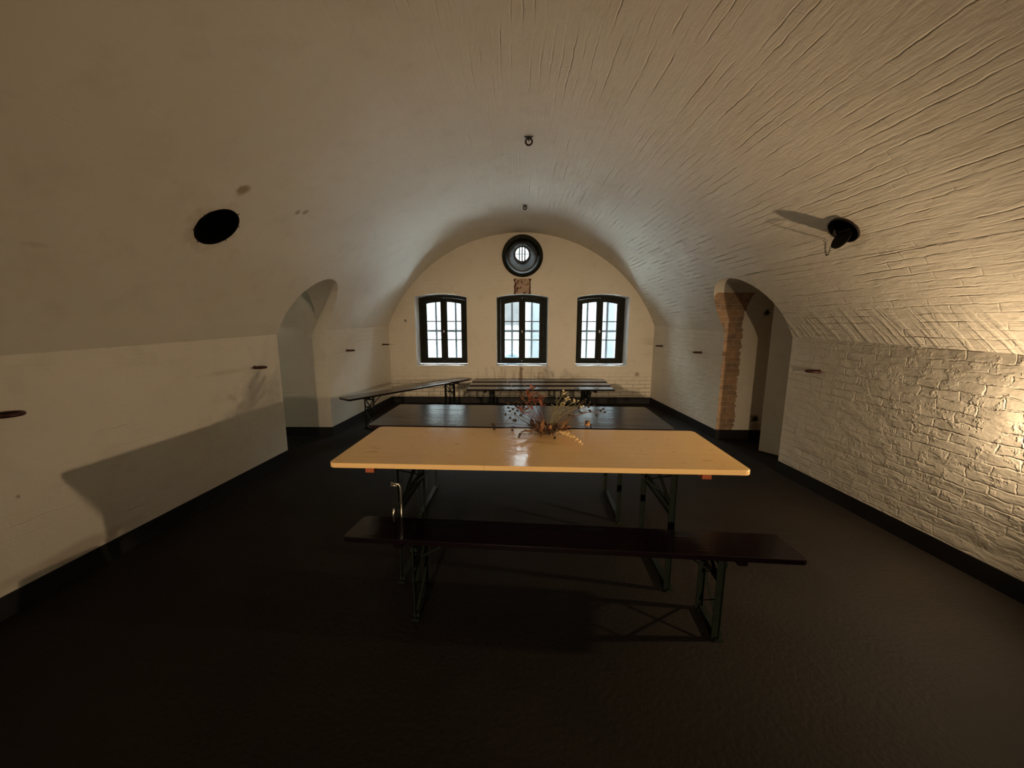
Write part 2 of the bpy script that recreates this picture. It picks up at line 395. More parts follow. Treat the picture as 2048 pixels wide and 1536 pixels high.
boolean(block, solid('o', lambda bm: prism(bm, ring_pts(OC[0], D-0.2, OC[1]-0.045, 0.375), ring_pts(0.064, OUT+0.1, 2.82, 0.14))))
# flues in the vault
def normal_at(x, y):
    c, w, zc, R = arc_params(y); return Vector((x-c, 0, zvault(x, y)-zc)).normalized()
HOLES = [(-2.034, 2.664, 0.148), (2.128, 2.690, 0.100)]
for (hx, hy, hr) in HOLES:
    P = Vector((hx, hy, zvault(hx, hy))); nn = normal_at(hx, hy)
    def cyl(bm):
        s = Vector((0,1,0)); t = nn.cross(s)
        A = [P - nn*0.15 + (s*math.cos(2*PI*i/32)+t*math.sin(2*PI*i/32))*hr for i in range(32)]
        B = [a + nn*0.75 for a in A]; prism(bm, A, B)
    boolean(block, solid('h', cyl))
# sort the carved faces into named surfaces
bm = bmesh.new(); bm.from_mesh(block.data); bpy.data.objects.remove(block, do_unlink=True)
parts = {}
def classify(f):
    c = f.calc_center_median(); n = f.normal
    if c.z < -0.2 or c.z > 4.3 or c.x < -7.9 or c.x > 4.7 or c.y < -8.0: return None
    if abs(n.z) > .99 and abs(c.z) < .002: return ('floor', 'floor')
    for (hx, hy, hr) in HOLES:
        P = Vector((hx, hy, zvault(hx, hy))); nn = normal_at(hx, hy); d = c - P
        if (d - nn*d.dot(nn)).length < hr*1.05 and d.dot(nn) > 0.01: return ('ceiling', 'soot')
    if c.x < -WL(c.y)-0.02 and c.z < 2.7 and c.y < D+.6 and c.x < -2.4 : return ('wall_left_passage', 'jamb')
    if c.x > WR(c.y)+0.02 and c.z < 2.7 and c.y < 5.3: return ('wall_right_passage', 'jamb')
    if c.y > OUT-0.01: return ('wall_back', 'back')
    if c.y > D+0.005:
        return ('wall_back', 'soot' if ((c.x-OC[0])**2+(c.z-2.74)**2)**.5 < .42 and c.z > 2.2 else 'reveal')
    if abs(n.y) > .99 and c.y > D-0.01: return ('wall_back', 'back')
    if abs(n.y) > .99 and c.y < BACK+.01: return ('wall_front', 'back')
    if abs(c.z - zvault(c.x, c.y)) < 0.03 and abs(n.y) < .2 and n.z < -0.1: return ('ceiling', 'vault')
    if abs(n.x) > .9 and abs(c.x+WL(c.y)) < .03: return ('wall_left', 'side')
    if abs(n.x) > .9 and abs(c.x-WR(c.y)) < .03: return ('wall_right', 'side')
    return ('wall_left_passage', 'jamb') if c.x < 0 else ('wall_right_passage', 'jamb')
for f in bm.faces:
    k = classify(f)
    if k: parts.setdefault(k[0], {}).setdefault(k[1], []).append(f)
for nm, groups in parts.items():
    b2 = bmesh.new(); mats = list(groups); vm = {}
    for mi, mk in enumerate(mats):
        for f in groups[mk]:
            vs = []
            for v in f.verts:
                if (v, mi) not in vm: vm[(v, mi)] = b2.verts.new(v.co)
                vs.append(vm[(v, mi)])
            try: nf = b2.faces.new(vs); nf.material_index = mi; nf.smooth = (mats[mi] == 'vault')
            except ValueError: pass
    me = bpy.data.meshes.new(nm); b2.to_mesh(me); b2.free()
    o = link(nm, me, [M[k] for k in mats]); o['kind'] = 'structure'
bm.free()

# ------------------------------------------------------------------ black skirting band
def skirting(name, path, side, h=0.12, t=0.008):
    """thin painted band following a plan path, on the given side"""
    bm = bmesh.new()
    for a, b in zip(path, path[1:]):
        a, b = Vector((*a, 0)), Vector((*b, 0)); d = (b-a).normalized(); n = Vector((-d.y, d.x, 0))*side
        A = [a, b, b+n*t, a+n*t]
        prism(bm, [(p.x, p.y, 0.0) for p in A], [(p.x, p.y, h) for p in A])
    o = build(name, bm, M['skirt']); o['kind'] = 'structure'; return o
L = lambda y: (-WL(y), y); Rr = lambda y: (WR(y), y)
skirting('baseboard_left', [L(BACK), L(4.0)], -1)
skirting('baseboard_left_far', [L(4.925), L(D)], -1)
skirting('baseboard_left_passage', [(-3.85, 4.925), L(4.925)], -1)
skirting('baseboard_right', [Rr(BACK), Rr(3.76)], 1)
skirting('baseboard_right_far', [Rr(4.885), Rr(D)], 1)
skirting('baseboard_right_passage', [(3.7, 4.885), Rr(4.885)], 1)
skirting('baseboard_back', [L(D), Rr(D)], -1)

# ------------------------------------------------------------------ windows
FY = D + 0.285
def arch_z(xc, x, zs, za, h): s = (x-xc)/h; return zs+(za-zs)*(1-s*s)
def frame_mesh(bm, outer, inner, y0, y1):
    n = len(outer)
    def ring(y, L_): return [bm.verts.new((x, y, z)) for x, z in L_]
    a, b, c, d = ring(y0, outer), ring(y0, inner), ring(y1, outer), ring(y1, inner)
    for i in range(n):
        j = (i+1) % n
        bm.faces.new((a[i], a[j], b[j], b[i])); bm.faces.new((d[i], d[j], c[j], c[i]))
        bm.faces.new((a[j], a[i], c[i], c[j])); bm.faces.new((b[i], b[j], d[j], d[i]))
def arch_loop(x0, x1, z0, f, n=10):
    return [(x0, z0), (x1, z0)] + [(x1+(x0-x1)*i/n, f(x1+(x0-x1)*i/n)) for i in range(n+1)]
def make_window(idx, xc):
    root = empty('window_%d' % idx, (xc, FY, 0.69)); root['kind'] = 'structure'
    fo = lambda x: arch_z(0, x, 1.951-.69, 2.007-.69, WH)
    fi = lambda x: arch_z(0, x, 1.900-.69, 1.955-.69, WH)
    bm = bmesh.new()
    frame_mesh(bm, arch_loop(-WH+.002, WH-.002, 0.03, lambda x: fo(x)-.002), arch_loop(-WH+.065, WH-.065, 0.075, fi), 0.0, 0.07)
    build('window_frame', bm, M['green'], root, bevel=0.004)
    fs = lambda x: fi(x)-.003; fg = lambda x: arch_z(0, x, 1.153, 1.190, .33)
    for s in (-1, 1):
        x0, x1 = (-WH+.068, -0.004) if s < 0 else (0.004, WH-.068)
        g0, g1 = (-.327, -.060) if s < 0 else (.060, .327)
        bm = bmesh.new()
        frame_mesh(bm, arch_loop(x0, x1, 0.078, fs), arch_loop(g0, g1, 0.138, fg), -0.012, 0.045)
        sash = build('sash', bm, M['green'], root, bevel=0.005)
        bm = bmesh.new(); prism(bm, [(x, .014, z) for x, z in arch_loop(g0-.004, g1+.004, .134, lambda x: fg(x)+.004)], [(x, .018, z) for x, z in arch_loop(g0-.004, g1+.004, .134, lambda x: fg(x)+.004)])
        build('pane', bm, M['glass'], sash)
        for zz in (1.516-.69, 1.170-.69):
            bm = bmesh.new(); box(bm, g0-.004, g1+.004, 0.004, 0.028, zz-.009, zz+.009); build('glazing_bar', bm, M['greyiron'], sash)
    bm = bmesh.new(); box(bm, -.022, .022, -.026, -.010, 0.088, fs(0)-.004)
    cl = build('closing_strip', bm, M['green'], root, bevel=.004)
    bm = bmesh.new(); ball(bm, (0, -.04, .64), .018, 10, 8, (1, 1, 1.6)); tube(bm, [(0, -.04, .64), (0, -.02, .64)], .008)
    build('handle', bm, M['brass'], root, smooth=True)
    # iron grille set in the outer half of the wall
    bm = bmesh.new(); gy = 7.57 - FY
    for xx in (-.192, .192): box(bm, xx-.017, xx+.017, gy-.012, gy+.012, -.20, fo(xx)+.01)
    box(bm, -WH-.08, WH+.08, gy-.02, gy-.004, 1.333-.69-.02, 1.333-.69+.02)
    build('grille', bm, M['greyiron'], root)
    bm = bmesh.new(); box(bm, -WH+.001, WH-.001, -.284, 0.0, 0.001, .022)
    build('window_sill', bm, M['reveal'], root, bevel=.006)
for i, xc in enumerate(WINX): make_window(i+1, xc)

# round window high in the wall: dark wooden ring, funnel, small barred light
ro = empty('window_4', (OC[0], D, OC[1])); ro['kind'] = 'structure'
def lathe_y(bm, prof, n=48):
    """prof: list of (r, y, dz); closed loop in section"""
    rings = [[bm.verts.new((r*math.cos(2*PI*i/n), y, dz + r*math.sin(2*PI*i/n))) for i in range(n)] for r, y, dz in prof]
    return rings
def skin(bm, rings, closed=False):
    R_ = rings + ([rings[0]] if closed else [])
    for a, b in zip(R_, R_[1:]):
        n = len(a)
        for k in range(n): bm.faces.new((a[k], a[(k+1)%n], b[(k+1)%n], b[k]))
bm = bmesh.new(); skin(bm, lathe_y(bm, [(.362, -.035, 0), (.352, -.045, 0), (.300, -.03, 0), (.262, .05, 0), (.262, .10, 0), (.362, .0, 0)]), True)
build('round_frame', bm, M['green'], ro, smooth=False)
bm = bmesh.new(); skin(bm, lathe_y(bm, [(.266, .05, 0), (.235, .12, .012), (.170, .44, .10), (.150, .50, .118), (.160, .52, .12), (.245, .12, .012), (.275, .06, 0)]), True)
build('funnel', bm, simple('dirty_plaster_funnel', (0.07, 0.06, 0.045), 0.8, nscale=6, namp=.25), ro, smooth=True)
bm = bmesh.new(); skin(bm, lathe_y(bm, [(.150, .50, .118), (.128, .505, .121), (.128, .53, .121), (.158, .53, .118)]), True)
build('inner_ring', bm, M['greyiron'], ro)
bm = bmesh.new()
for xx in (-.052, 0, .052): h = math.sqrt(.13**2-xx*xx); box(bm, xx-.010, xx+.010, .50, .52, .121-h, .121+h)
box(bm, -.13, .13, .498, .516, .116, .126)
build('grille', bm, M['greyiron'], ro)
bm = bmesh.new(); prism(bm, [(x, .523, z) for x, _, z in ring_pts(0, 0, .121, .127, 32)], [(x, .526, z) for x, _, z in ring_pts(0, 0, .121, .127, 32)])
build('pane', bm, M['glass'], ro)
bm = bmesh.new(); bar(bm, (0, -.03, .255), (0, .05, .215), .02, .02); bar(bm, (-.07, -.0, .225), (.07, -.0, .225), .012, .02)
build('hinge', bm, M['iron'], ro)

# ------------------------------------------------------------------ what lies outside
ground_z = -0.55
def outside():
    t = NT('brick_facade'); p = t.pos(); x, y, z = t.xyz(p)
    br = t.n('ShaderNodeTexBrick'); t.l(t.comb(x, z, 0.0), br.inputs['Vector'])
    for k, v in (('Scale', 1.0), ('Mortar Size', .014), ('Brick Width', .24), ('Row Height', .085)): br.inputs[k].default_value = v
    br.inputs['Color1'].default_value = (.080, .083, .081, 1); br.inputs['Color2'].default_value = (.066, .069, .069, 1); br.inputs['Mortar'].default_value = (.042, .045, .049, 1)
    t.l(br.outputs['Color'], t.p.inputs['Base Color']); t.p.inputs['Roughness'].default_value = .8
    M['facade'] = t.m
outside()
M['pave'] = simple('pale_courtyard_paving', (0.80, 0.81, 0.80), 0.8, nscale=3, namp=.2)
bm = bmesh.new(); box(bm, -18, 18, OUT+.02, 13.0, ground_z-.2, ground_z); o = build('courtyard_ground', bm, M['pave']); o['kind'] = 'structure'
FYY = 13.0
fac = empty('courtyard_building', (0, FYY, ground_z)); tag(fac, 'overexposed pale brick building across the courtyard, seen through the windows', 'building')
bm = bmesh.new(); box(bm, -14, 14, 0, .5, 0, 4.7); build('wall', bm, M['facade'], fac)
render_ = simple('grey_blue_render', (0.018, 0.024, 0.029), .8, nscale=2, namp=.25)
for (x0, x1) in ((.46, .72), (2.99, 3.20)):
    bm = bmesh.new(); box(bm, x0, x1, -.18, -.001, 0, 4.7); build('pilaster', bm, render_, fac)
bm = bmesh.new(); prism(bm, [(x-.19, -.012, z) for x, z in arch_loop(-.24, .24, 1.95, lambda x: 3.1+.1*(1-(x/.24)**2))], [(x-.19, -.002, z) for x, z in arch_loop(-.24, .24, 1.95, lambda x: 3.1+.1*(1-(x/.24)**2))])
build('window', bm, simple('dark_far_window', (0.009, 0.010, 0.013), .4, nscale=4, namp=.6), fac)
# rounded pale blue container out in the courtyard
def container(cx, cy):
    root = empty('storage_container', (cx, cy, ground_z)); tag(root, 'rounded pale blue container outside, low behind the middle window', 'container')
    prof = [(.02, 0), (.20, 0), (.215, .04), (.225, .6), (.23, 1.18), (.22, 1.20)]; lid = [(.235, 1.20), (.235, 1.235), (.21, 1.29), (.14, 1.335), (.06, 1.355), (.005, 1.36)]
    for nm, pr_, cl in (('body', prof, (0.06, 0.20, 0.28)), ('lid', lid, (0.05, 0.17, 0.25))):
        bm = bmesh.new(); rg = [[bm.verts.new((r*math.cos(2*PI*i/32), r*math.sin(2*PI*i/32), z)) for i in range(32)] for r, z in pr_]
        bm.faces.new(rg[0]); bm.faces.new(rg[-1]); skin(bm, rg); build(nm, bm, simple('pale_blue_'+nm, tuple(c*.22 for c in cl), .3, namp=.04), root, smooth=True)
container(-.155, 9.6)

# ------------------------------------------------------------------ trestle furniture
def rounded_board(bm, L_, Dp, z0, z1, r=0.03, n=5, sy=0):
    pts = []
    for (cx, cy, a0) in ((L_/2-r, sy+Dp-r, 0), (-L_/2+r, sy+Dp-r, 90), (-L_/2+r, sy+r, 180), (L_/2-r, sy+r, 270)):
        for i in range(n+1):
            a = math.radians(a0+90*i/n); pts.append((cx+r*math.cos(a), cy+r*math.sin(a)))
    prism(bm, [(x, y, z0) for x, y in pts], [(x, y, z1) for x, y in pts])
def leg_frame(root, x, y0, y1, zt, s, table, latch=True, mat=None):
    """folding steel trestle at x; s = +1/-1 which end"""
    mat = mat or M['leg']; w = .03
    for yy in (y0, y1):
        bm = bmesh.new()
        box(bm, x-.002*1, x+.002, yy-w/2, yy+w/2, 0.004, zt)              # angle iron: two flanges
        box(bm, x-w*s if s < 0 else x-w, x+w if s < 0 else x, yy-(.002), yy+.002, 0.004, zt)
        box(bm, x-w/2-.004, x+w/2+.004, yy-w/2-.004, yy+w/2+.004, 0.0, .012)
        build('leg', bm, mat, root)
    bm = bmesh.new(); box(bm, x-.016, x+.016, y0, y1, 0.012, .030); build('foot_bar', bm, mat, root)
    bm = bmesh.new(); box(bm, x-.03, x+.03, y0-.015, y1+.015, zt-.006, zt); box(bm, x-.016, x+.016, y0, y1, zt-.05, zt-.03)
    build('top_plate', bm, mat, root)
    bm = bmesh.new()
    if table:
        zm = zt*.60
        bar(bm, (x-.006, y0, zt-.05), (x-.006, y1, zm), .004, .02, (1,0,0)); bar(bm, (x+.006, y1, zt-.05), (x+.006, y0, zm), .004, .02, (1,0,0))
        box(bm, x-.01, x+.01, y0, y1, zm-.01, zm+.01)
    else:
        for (za, zb) in ((zt-.05, zt*.5), (zt*.5, .05)):
            bar(bm, (x-.006, y0, za), (x-.006, y1, zb), .004, .016, (1,0,0)); bar(bm, (x+.006, y1, za), (x+.006, y0, zb), .004, .016, (1,0,0))
    build('cross_brace', bm, mat, root)
    ym = (y0+y1)/2; bm = bmesh.new(); reach = .30 if table else .20
    q = (x, ym, zt*.66); h = (x-s*reach, ym, zt-.012)
    mid = ((q[0]+h[0])/2, ym, (q[2]+h[2])/2-.004)
    bar(bm, q, mid, .018, .005); bar(bm, mid, h, .014, .005); box(bm, x-.008, x+.008, y0, y1, zt*.66-.008, zt*.66+.008)
    box(bm, h[0]-.03, h[0]+.03, ym-.03, ym+.03, zt-.006, zt)
    st = build('folding_strut', bm, mat, root)
    return st
def make_table(name, topmat, cleatmat, L_=2.2, Dp=.72, H=.77, latch=False, near_latch=False):
    root = empty(name)
    bm = bmesh.new(); rounded_board(bm, L_, Dp, H-.028, H, .035)
    build('tabletop', bm, topmat, root, bevel=.004)
    for s in (-1, 1):
        bm = bmesh.new(); box(bm, s*.885-.024, s*.885+.024, .02, Dp-.02, H-.028-.032, H-.0275)
        build('batten', bm, cleatmat, root, bevel=.003)
        st = leg_frame(root, s*.77, .115, Dp-.09, H-.028, s, True)
    if near_latch:
        bm = bmesh.new(); tube(bm, [(-.80, .09, .625), (-.755, .09, .618), (-.748, .092, .60), (-.748, .095, .50)], .006, 6)
        tube(bm, [(-.80, .09, .610), (-.765, .09, .608)], .006, 6); tube(bm, [(-.79, .09, .47), (-.80, .09, .40)], .006, 6); tube(bm, [(-.748, .095, .50), (-.752, .095, .40), (-.74, .10, .37)], .004, 6)
        build('latch_rod', bm, M['zinc'], root, smooth=True)['label'] = 'bare zinc latch rod'
    return root
def make_bench(name, L_=2.2, Dp=.25, H=.45, tilt=0.0, mat=None):
    root = empty(name)
    bm = bmesh.new(); rounded_board(bm, L_, Dp, -.026, 0, .03)
    o = build('seat', bm, mat or M['bench'], root, bevel=.004); o.location = (0, 0, H); o.rotation_euler = (tilt, 0, 0)
    k = L_/2.2
    for s in (-1, 1):
        bm = bmesh.new(); box(bm, s*.82*k-.022, s*.82*k+.022, .012, Dp-.012, H-.026-.028, H-.0265); build('batten', bm, mat or M['bench'], root, bevel=.003)
        leg_frame(root, s*.745*k, .025, Dp-.025, H-.026, s, False)
    return root
TZ = .77
t1 = make_table('trestle_table', M['orange'], M['cleat'], near_latch=True)
t1.location = (0.0616, 1.8903, 0); t1.rotation_euler.z = -0.0343
tag(t1, 'orange varnished wooden folding table with dried flowers standing on it', 'table', 'folding tables pushed together')
t2 = make_table('trestle_table', M['purple'], M['purple'])
t2.location = (-0.02, 2.640, 0); t2.rotation_euler.z = -0.0343
tag(t2, 'dark brown glossy folding table behind the orange table', 'table', 'folding tables pushed together')
b1 = make_bench('trestle_bench', 2.2, .25, .452, tilt=-.07)
b1.location = (0.1926, 1.6688, 0); b1.rotation_euler.z = -0.0725
tag(b1, 'dark purple folding bench in front of the orange table', 'bench', 'folding benches')
BG = 'folding benches'
def back_bench(x0, x1, y, lab):
    b = make_bench('trestle_bench', x1-x0, .25, .50, mat=M['purple']); b.location = ((x0+x1)/2, y, 0); b.rotation_euler.z = .012
    tag(b, lab, 'bench', BG); return b
back_bench(-.80, 1.46, 5.72, 'dark folding bench standing parallel to the window wall, nearest of those three')
back_bench(-.80, 1.50, 6.12, 'dark folding bench between two parallel ones below the windows')
back_bench(-.80, 1.52, 6.50, 'dark folding bench closest to the window wall')
# diagonal one in the left corner
a = Vector((-2.22, 4.87)); bq = Vector((-.86, 6.74)); dv = bq-a; Ld = dv.length
bd = make_bench('trestle_bench', Ld, .26, .505, mat=M['purple']); mid = (a+bq)/2
bd.location = (mid.x, mid.y, 0); bd.rotation_euler.z = math.atan2(dv.y, dv.x)
tag(bd, 'dark folding bench set diagonally across the far left corner', 'bench', BG)

# ------------------------------------------------------------------ dried flower arrangement
def dried():
    c = Vector((0.16, 2.47, TZ)); root = empty('dried_flower_arrangement', c)
    tag(root, 'dried flower arrangement of brown leaves, berries and grasses on the orange table', 'dried flowers')
    rnd = random.Random(11)
    brown = simple('dried_brown_stem', (0.11, 0.06, 0.03), .8, nscale=40); tan = simple('dried_straw', (0.78, 0.56, 0.27), .8, nscale=40)
    red = simple('dried_red_leaf', (0.22, 0.065, 0.035), .7, nscale=30, namp=.4); umber = simple('dark_curled_leaf', (0.07, 0.035, 0.02), .7, nscale=30, namp=.4); amber = simple('curled_amber_leaf', (0.30, 0.15, 0.06), .7, nscale=30, namp=.35)
    dark = simple('dark_berry', (0.02, 0.012, 0.010), .35, nscale=40); olive = simple('dried_olive_sprig', (0.22, 0.19, 0.09), .8, nscale=40)
    cream = simple('cream_seed_head', (0.62, 0.50, 0.30), .8, nscale=40)
    def curve(p0, p1, bend, n=7):
        p0, p1, bend = Vector(p0), Vector(p1), Vector(bend)
        return [p0.lerp(p1, i/(n-1)) + bend*math.sin(PI*i/(n-1)) for i in range(n)]
    def leaf(bm, p, d, l, w, curl=.3):
        p, d = Vector(p), Vector(d).normalized(); s = d.cross(Vector((rnd.uniform(-.3,.3), rnd.uniform(-.3,.3), 1))).normalized(); n = s.cross(d)
        rows = []
        for i in range(5):
            t = i/4; ww = w*math.sin(PI*(.08+.88*t)); q = p + d*l*t + n*curl*l*(t*t)
            rows.append([bm.verts.new(q - s*ww + n*ww*.35), bm.verts.new(q), bm.verts.new(q + s*ww + n*ww*.35)])
        th = n*.0012
        low = [[bm.verts.new(v.co-th) for v in r] for r in rows]
        for R_, fl in ((rows, 0), (low, 1)):
            for a_, b_ in zip(R_, R_[1:]):
                for k in (0, 1):
                    f = (a_[k], a_[k+1], b_[k+1], b_[k]); bm.faces.new(f[::-1] if fl else f)
        edge = [r[0] for r in rows] + [rows[-1][1]] + [r[2] for r in rows[::-1]] + [rows[0][1]]
        edl = [r[0] for r in low] + [low[-1][1]] + [r[2] for r in low[::-1]] + [low[0][1]]
        for i in range(len(edge)):
            j = (i+1) % len(edge); bm.faces.new((edge[i], edge[j], edl[j], edl[i]))
    # nest of moss and short twigs
    bm = bmesh.new()
    for i in range(70):
        a_ = rnd.uniform(0, 2*PI); r_ = rnd.uniform(.0, .14); p0 = (r_*math.cos(a_), r_*math.sin(a_)*.7, .006+rnd.uniform(0, .03))
        p1 = (p0[0]+rnd.uniform(-.07, .07), p0[1]+rnd.uniform(-.05, .05), .008+rnd.uniform(0, .05)); tube(bm, curve(p0, p1, (0, 0, .012), 4), .0022, 4)
    ball(bm, (0, 0, .024), .055, 12, 8, (1.2, .9, .38))
    build('nest', bm, brown, root)
    # curled leaves round the middle
    for i in range(46):
        a_ = rnd.uniform(0, 2*PI); r_ = rnd.uniform(.01, .145); p0 = (r_*math.cos(a_)-.01, r_*math.sin(a_)*.6, .02+rnd.uniform(0, .03))
        bm = bmesh.new(); leaf(bm, p0, (math.cos(a_)+rnd.uniform(-.6,.6), math.sin(a_)*.6+rnd.uniform(-.5,.5), rnd.uniform(.0, 1.0)), rnd.uniform(.03, .058), rnd.uniform(.010, .019), rnd.uniform(-1.2, 1.4))
        build('leaf', bm, (amber, umber, red, umber)[i % 4], root)
    # berry twigs: end, bend, side twigs
    twigs = [((-.36, .08, .045), (0, 0, .02)), ((-.30, .25, .17), (0, .02, .03)), ((-.25, .05, .17), (0, 0, .04)), ((-.27, .10, .11), (0, 0, .03)), ((-.24, .12, .13), (.0, 0, -.02)),
             ((.36, .22, .15), (0, 0, .03)), ((.40, .18, .12), (0, 0, .03)), ((.44, .22, .10), (0, 0, .05)), ((.33, .20, .11), (0, 0, .02)), ((.30, .25, .17), (0, 0, .02)),
             ((-.20, .16, .20), (0, 0, .02)), ((-.35, .10, .008), (0, 0, .01)), ((.34, .20, .01), (0, 0, .03)), ((-.18, -.07, .004), (0, 0, .01)), ((.05, -.10, .006), (0,0,.01))]
    for e, bd_ in twigs:
        bm = bmesh.new(); cv = curve((rnd.uniform(-.03, .03), rnd.uniform(-.02, .02), .03), e, bd_, 9); tube(bm, cv, [.0028-.0002*i for i in range(9)], 5)
        ends = [cv[-1]]
        for k in (5, 6, 7):
            if rnd.random() < .8:
                q = cv[k] + Vector((rnd.uniform(-.05, .05), rnd.uniform(-.03, .03), rnd.uniform(-.03, .05))); q.z = max(q.z, .008); tube(bm, curve(cv[k], q, (0, 0, .006), 4), .0016, 4); ends.append(q)
        st = build('twig', bm, brown, root)
        for q in ends:
            bm = bmesh.new(); ball(bm, q, .0085, 8, 6); build('berry', bm, dark, st, smooth=True)
    # tall thin stems to the upper left
    for e in ((-.30, .35, .33), (-.15, .45, .28), (-.05, .35, .22)):
        bm = bmesh.new(); tube(bm, curve((0, 0, .03), e, (0, 0, .03), 8), .0022, 5); build('stem', bm, simple('thin_dry_stem', (0.20, 0.14, 0.08), .8, nscale=30), root)
    # red leaf sprays standing up
    for (e, n_) in (((-.13, .22, .25), 12), ((-.09, .24, .30), 10), ((-.01, .22, .23), 10), ((-.20, .20, .14), 5), ((-.16, .26, .20), 6)):
        bm = bmesh.new(); cv = curve((0, 0, .03), e, (-.02, 0, .02), 8); tube(bm, cv, .002, 5)
        for k in range(n_):
            q = cv[4 + k*3//n_ if n_ > 3 else 5]; leaf(bm, q, (rnd.uniform(-1, 1), rnd.uniform(-.6, .6), rnd.uniform(-.3, 1)), rnd.uniform(.03, .055), rnd.uniform(.007, .012))
        build('leaf_spray', bm, red, root)
    # olive sprigs with cream heads to the upper right
    for (e, n_) in (((.17, .20, .20), 6), ((.22, .20, .18), 5), ((.12, .18, .16), 5), ((.26, .16, .15), 4), ((.15, .22, .24), 4)):
        bm = bmesh.new(); cv = curve((.02, 0, .03), e, (-.01, 0, .03), 9); tube(bm, cv, .0018, 5)
        for k in range(9):
            q = cv[min(8, 3+k*6//9)]; q2 = q + Vector((rnd.uniform(-.03, .03), rnd.uniform(-.02, .02), rnd.uniform(0, .035))); tube(bm, [q, q2], .0012, 4); ball(bm, q2, .004, 6, 4)
        sp = build('sprig', bm, olive, root)
        bm = bmesh.new()
        for k in range(n_): q = Vector(e) + Vector((rnd.uniform(-.022, .022), rnd.uniform(-.015, .015), rnd.uniform(-.015, .02))); ball(bm, q, rnd.uniform(.005, .009), 8, 6, (1, 1, .8))
        build('seed_head', bm, cream, sp, smooth=True)
    # straw-coloured ear lying towards the camera
    bm = bmesh.new(); cv = curve((.05, -.03, .03), (.20, -.25, .012), (.01, 0, .012), 10); tube(bm, cv, .0022, 5)
    for i in range(54):
        t = i/53; q = cv[min(9, int(2+t*7))] + Vector((rnd.uniform(-.01, .01), rnd.uniform(-.01, .01), rnd.uniform(0, .014))); ball(bm, q, .0115*(1.1-.5*t), 6, 5, (.7, 1.5, .7))
    build('grain_ear', bm, tan, root, smooth=True)
    # loose seed pod at the end of a bent stem
    bm = bmesh.new(); ball(bm, (.31, .19, .019), .018, 12, 8, (1.2, 1, .9))
    for k in range(8): leaf(bm, (.31, .19, .02), (math.cos(k*.8), math.sin(k*.8), .6), .035, .007)
    build('seed_pod', bm, amber, root)
    bm = bmesh.new(); leaf(bm, (.09, -.02, .03), (1, .1, .9), .10, .018, .2); build('leaf', bm, amber, root)
    return root
dried()

# ------------------------------------------------------------------ iron fittings
def wall_ring(x, y, z, s, label):
    root = empty('iron_wall_ring', (x, y, z), 0)
    tag(root, label, 'iron ring', 'iron rings along the side walls')
    bm = bmesh.new(); torus(bm, (s*.058, 0, 0), .052, .0085, (0, 0, 1), 28, 8, 1.2); build('ring', bm, M['rediron'], root, smooth=True)
    bm = bmesh.new(); tube(bm, [(-.03*s, 0, .003), (.012*s, 0, .003)], .010, 10); torus(bm, (.006*s, 0, 0), .012, .006, (0, 1, 0), 14, 6); build('eye_bolt', bm, M['rediron'], root, smooth=True)
for (y, z, lab) in ((1.845, 1.046, 'dark red iron ring on the left wall at the picture edge'), (3.63, 1.073, 'dark iron ring on the left wall just before the passage'),
                    (5.446, 1.103, 'small dark iron ring on the left wall just beyond the passage'), (6.739, 1.113, 'small dark iron ring on the left wall beside the window wall corner')):
    wall_ring(-WL(y), y, z, 1, lab)
for (y, z, lab) in ((3.40, 1.081, 'dark iron ring on the right wall just before the passage'), (5.39, 1.092, 'small dark iron ring on the right wall just beyond the passage'),
                    (6.67, 1.103, 'small dark iron ring on the right wall beside the window wall corner')):
    wall_ring(WR(y), y, z, -1, lab)
def ceiling_ring(x, y, drop, lab):
    z = zvault(x, y); root = empty('ceiling_ring', (x, y, z)); tag(root, lab, 'iron ring', 'iron rings in the vault crown')
    bm = bmesh.new(); tube(bm, [(0, 0, .04), (0, 0, -.012)], .009, 8); torus(bm, (0, 0, -.018), .012, .006, (1, 0, 0), 14, 6); box(bm, -.035, .03, -.012, .012, -.004, .006); build('eye_bolt', bm, M['iron'], root)
    bm = bmesh.new(); torus(bm, (0, 0, -.012-drop), drop, .0075, (0.1, 1, 0), 28, 8); build('ring', bm, M['iron'], root, smooth=True)
ceiling_ring(.057, 3.372, .026, 'larger dark iron ring hanging from the vault crown, nearer the camera')
ceiling_ring(.068, 5.341, .022, 'small dark iron ring hanging from the vault crown, nearer the windows')
# flue collar on the left: thin black sleeve with nail heads
def basis(hx, hy):
    n = -normal_at(hx, hy); s = Vector((0, 1, 0)); t = n.cross(s); return n, s, t
hx, hy, hr = HOLES[0]; n, s, t = basis(hx, hy)
root = empty('flue_sleeve', (hx, hy, zvault(hx, hy))); tag(root, 'black round flue opening in the left of the vault', 'flue')
bm = bmesh.new(); rings = [[bm.verts.new(-n*dn*-1*0 + n*q + (s*math.cos(2*PI*i/40)+t*math.sin(2*PI*i/40))*r_) for i in range(40)] for dn, q, r_ in ((0, -.10, hr-.001), (0, .004, hr+.003), (0, .004, hr-.008), (0, -.10, hr-.008))]
skin(bm, rings, True); build('sleeve', bm, M['soot'], root)
for a_ in (20, 65, 160, 205, 250, 330):
    a_ = math.radians(a_); d = s*math.cos(a_)+t*math.sin(a_); bm = bmesh.new(); tube(bm, [n*.002+d*(hr-.004), n*.005+d*(hr+.014)], .003, 6); build('nail', bm, M['iron'], root)
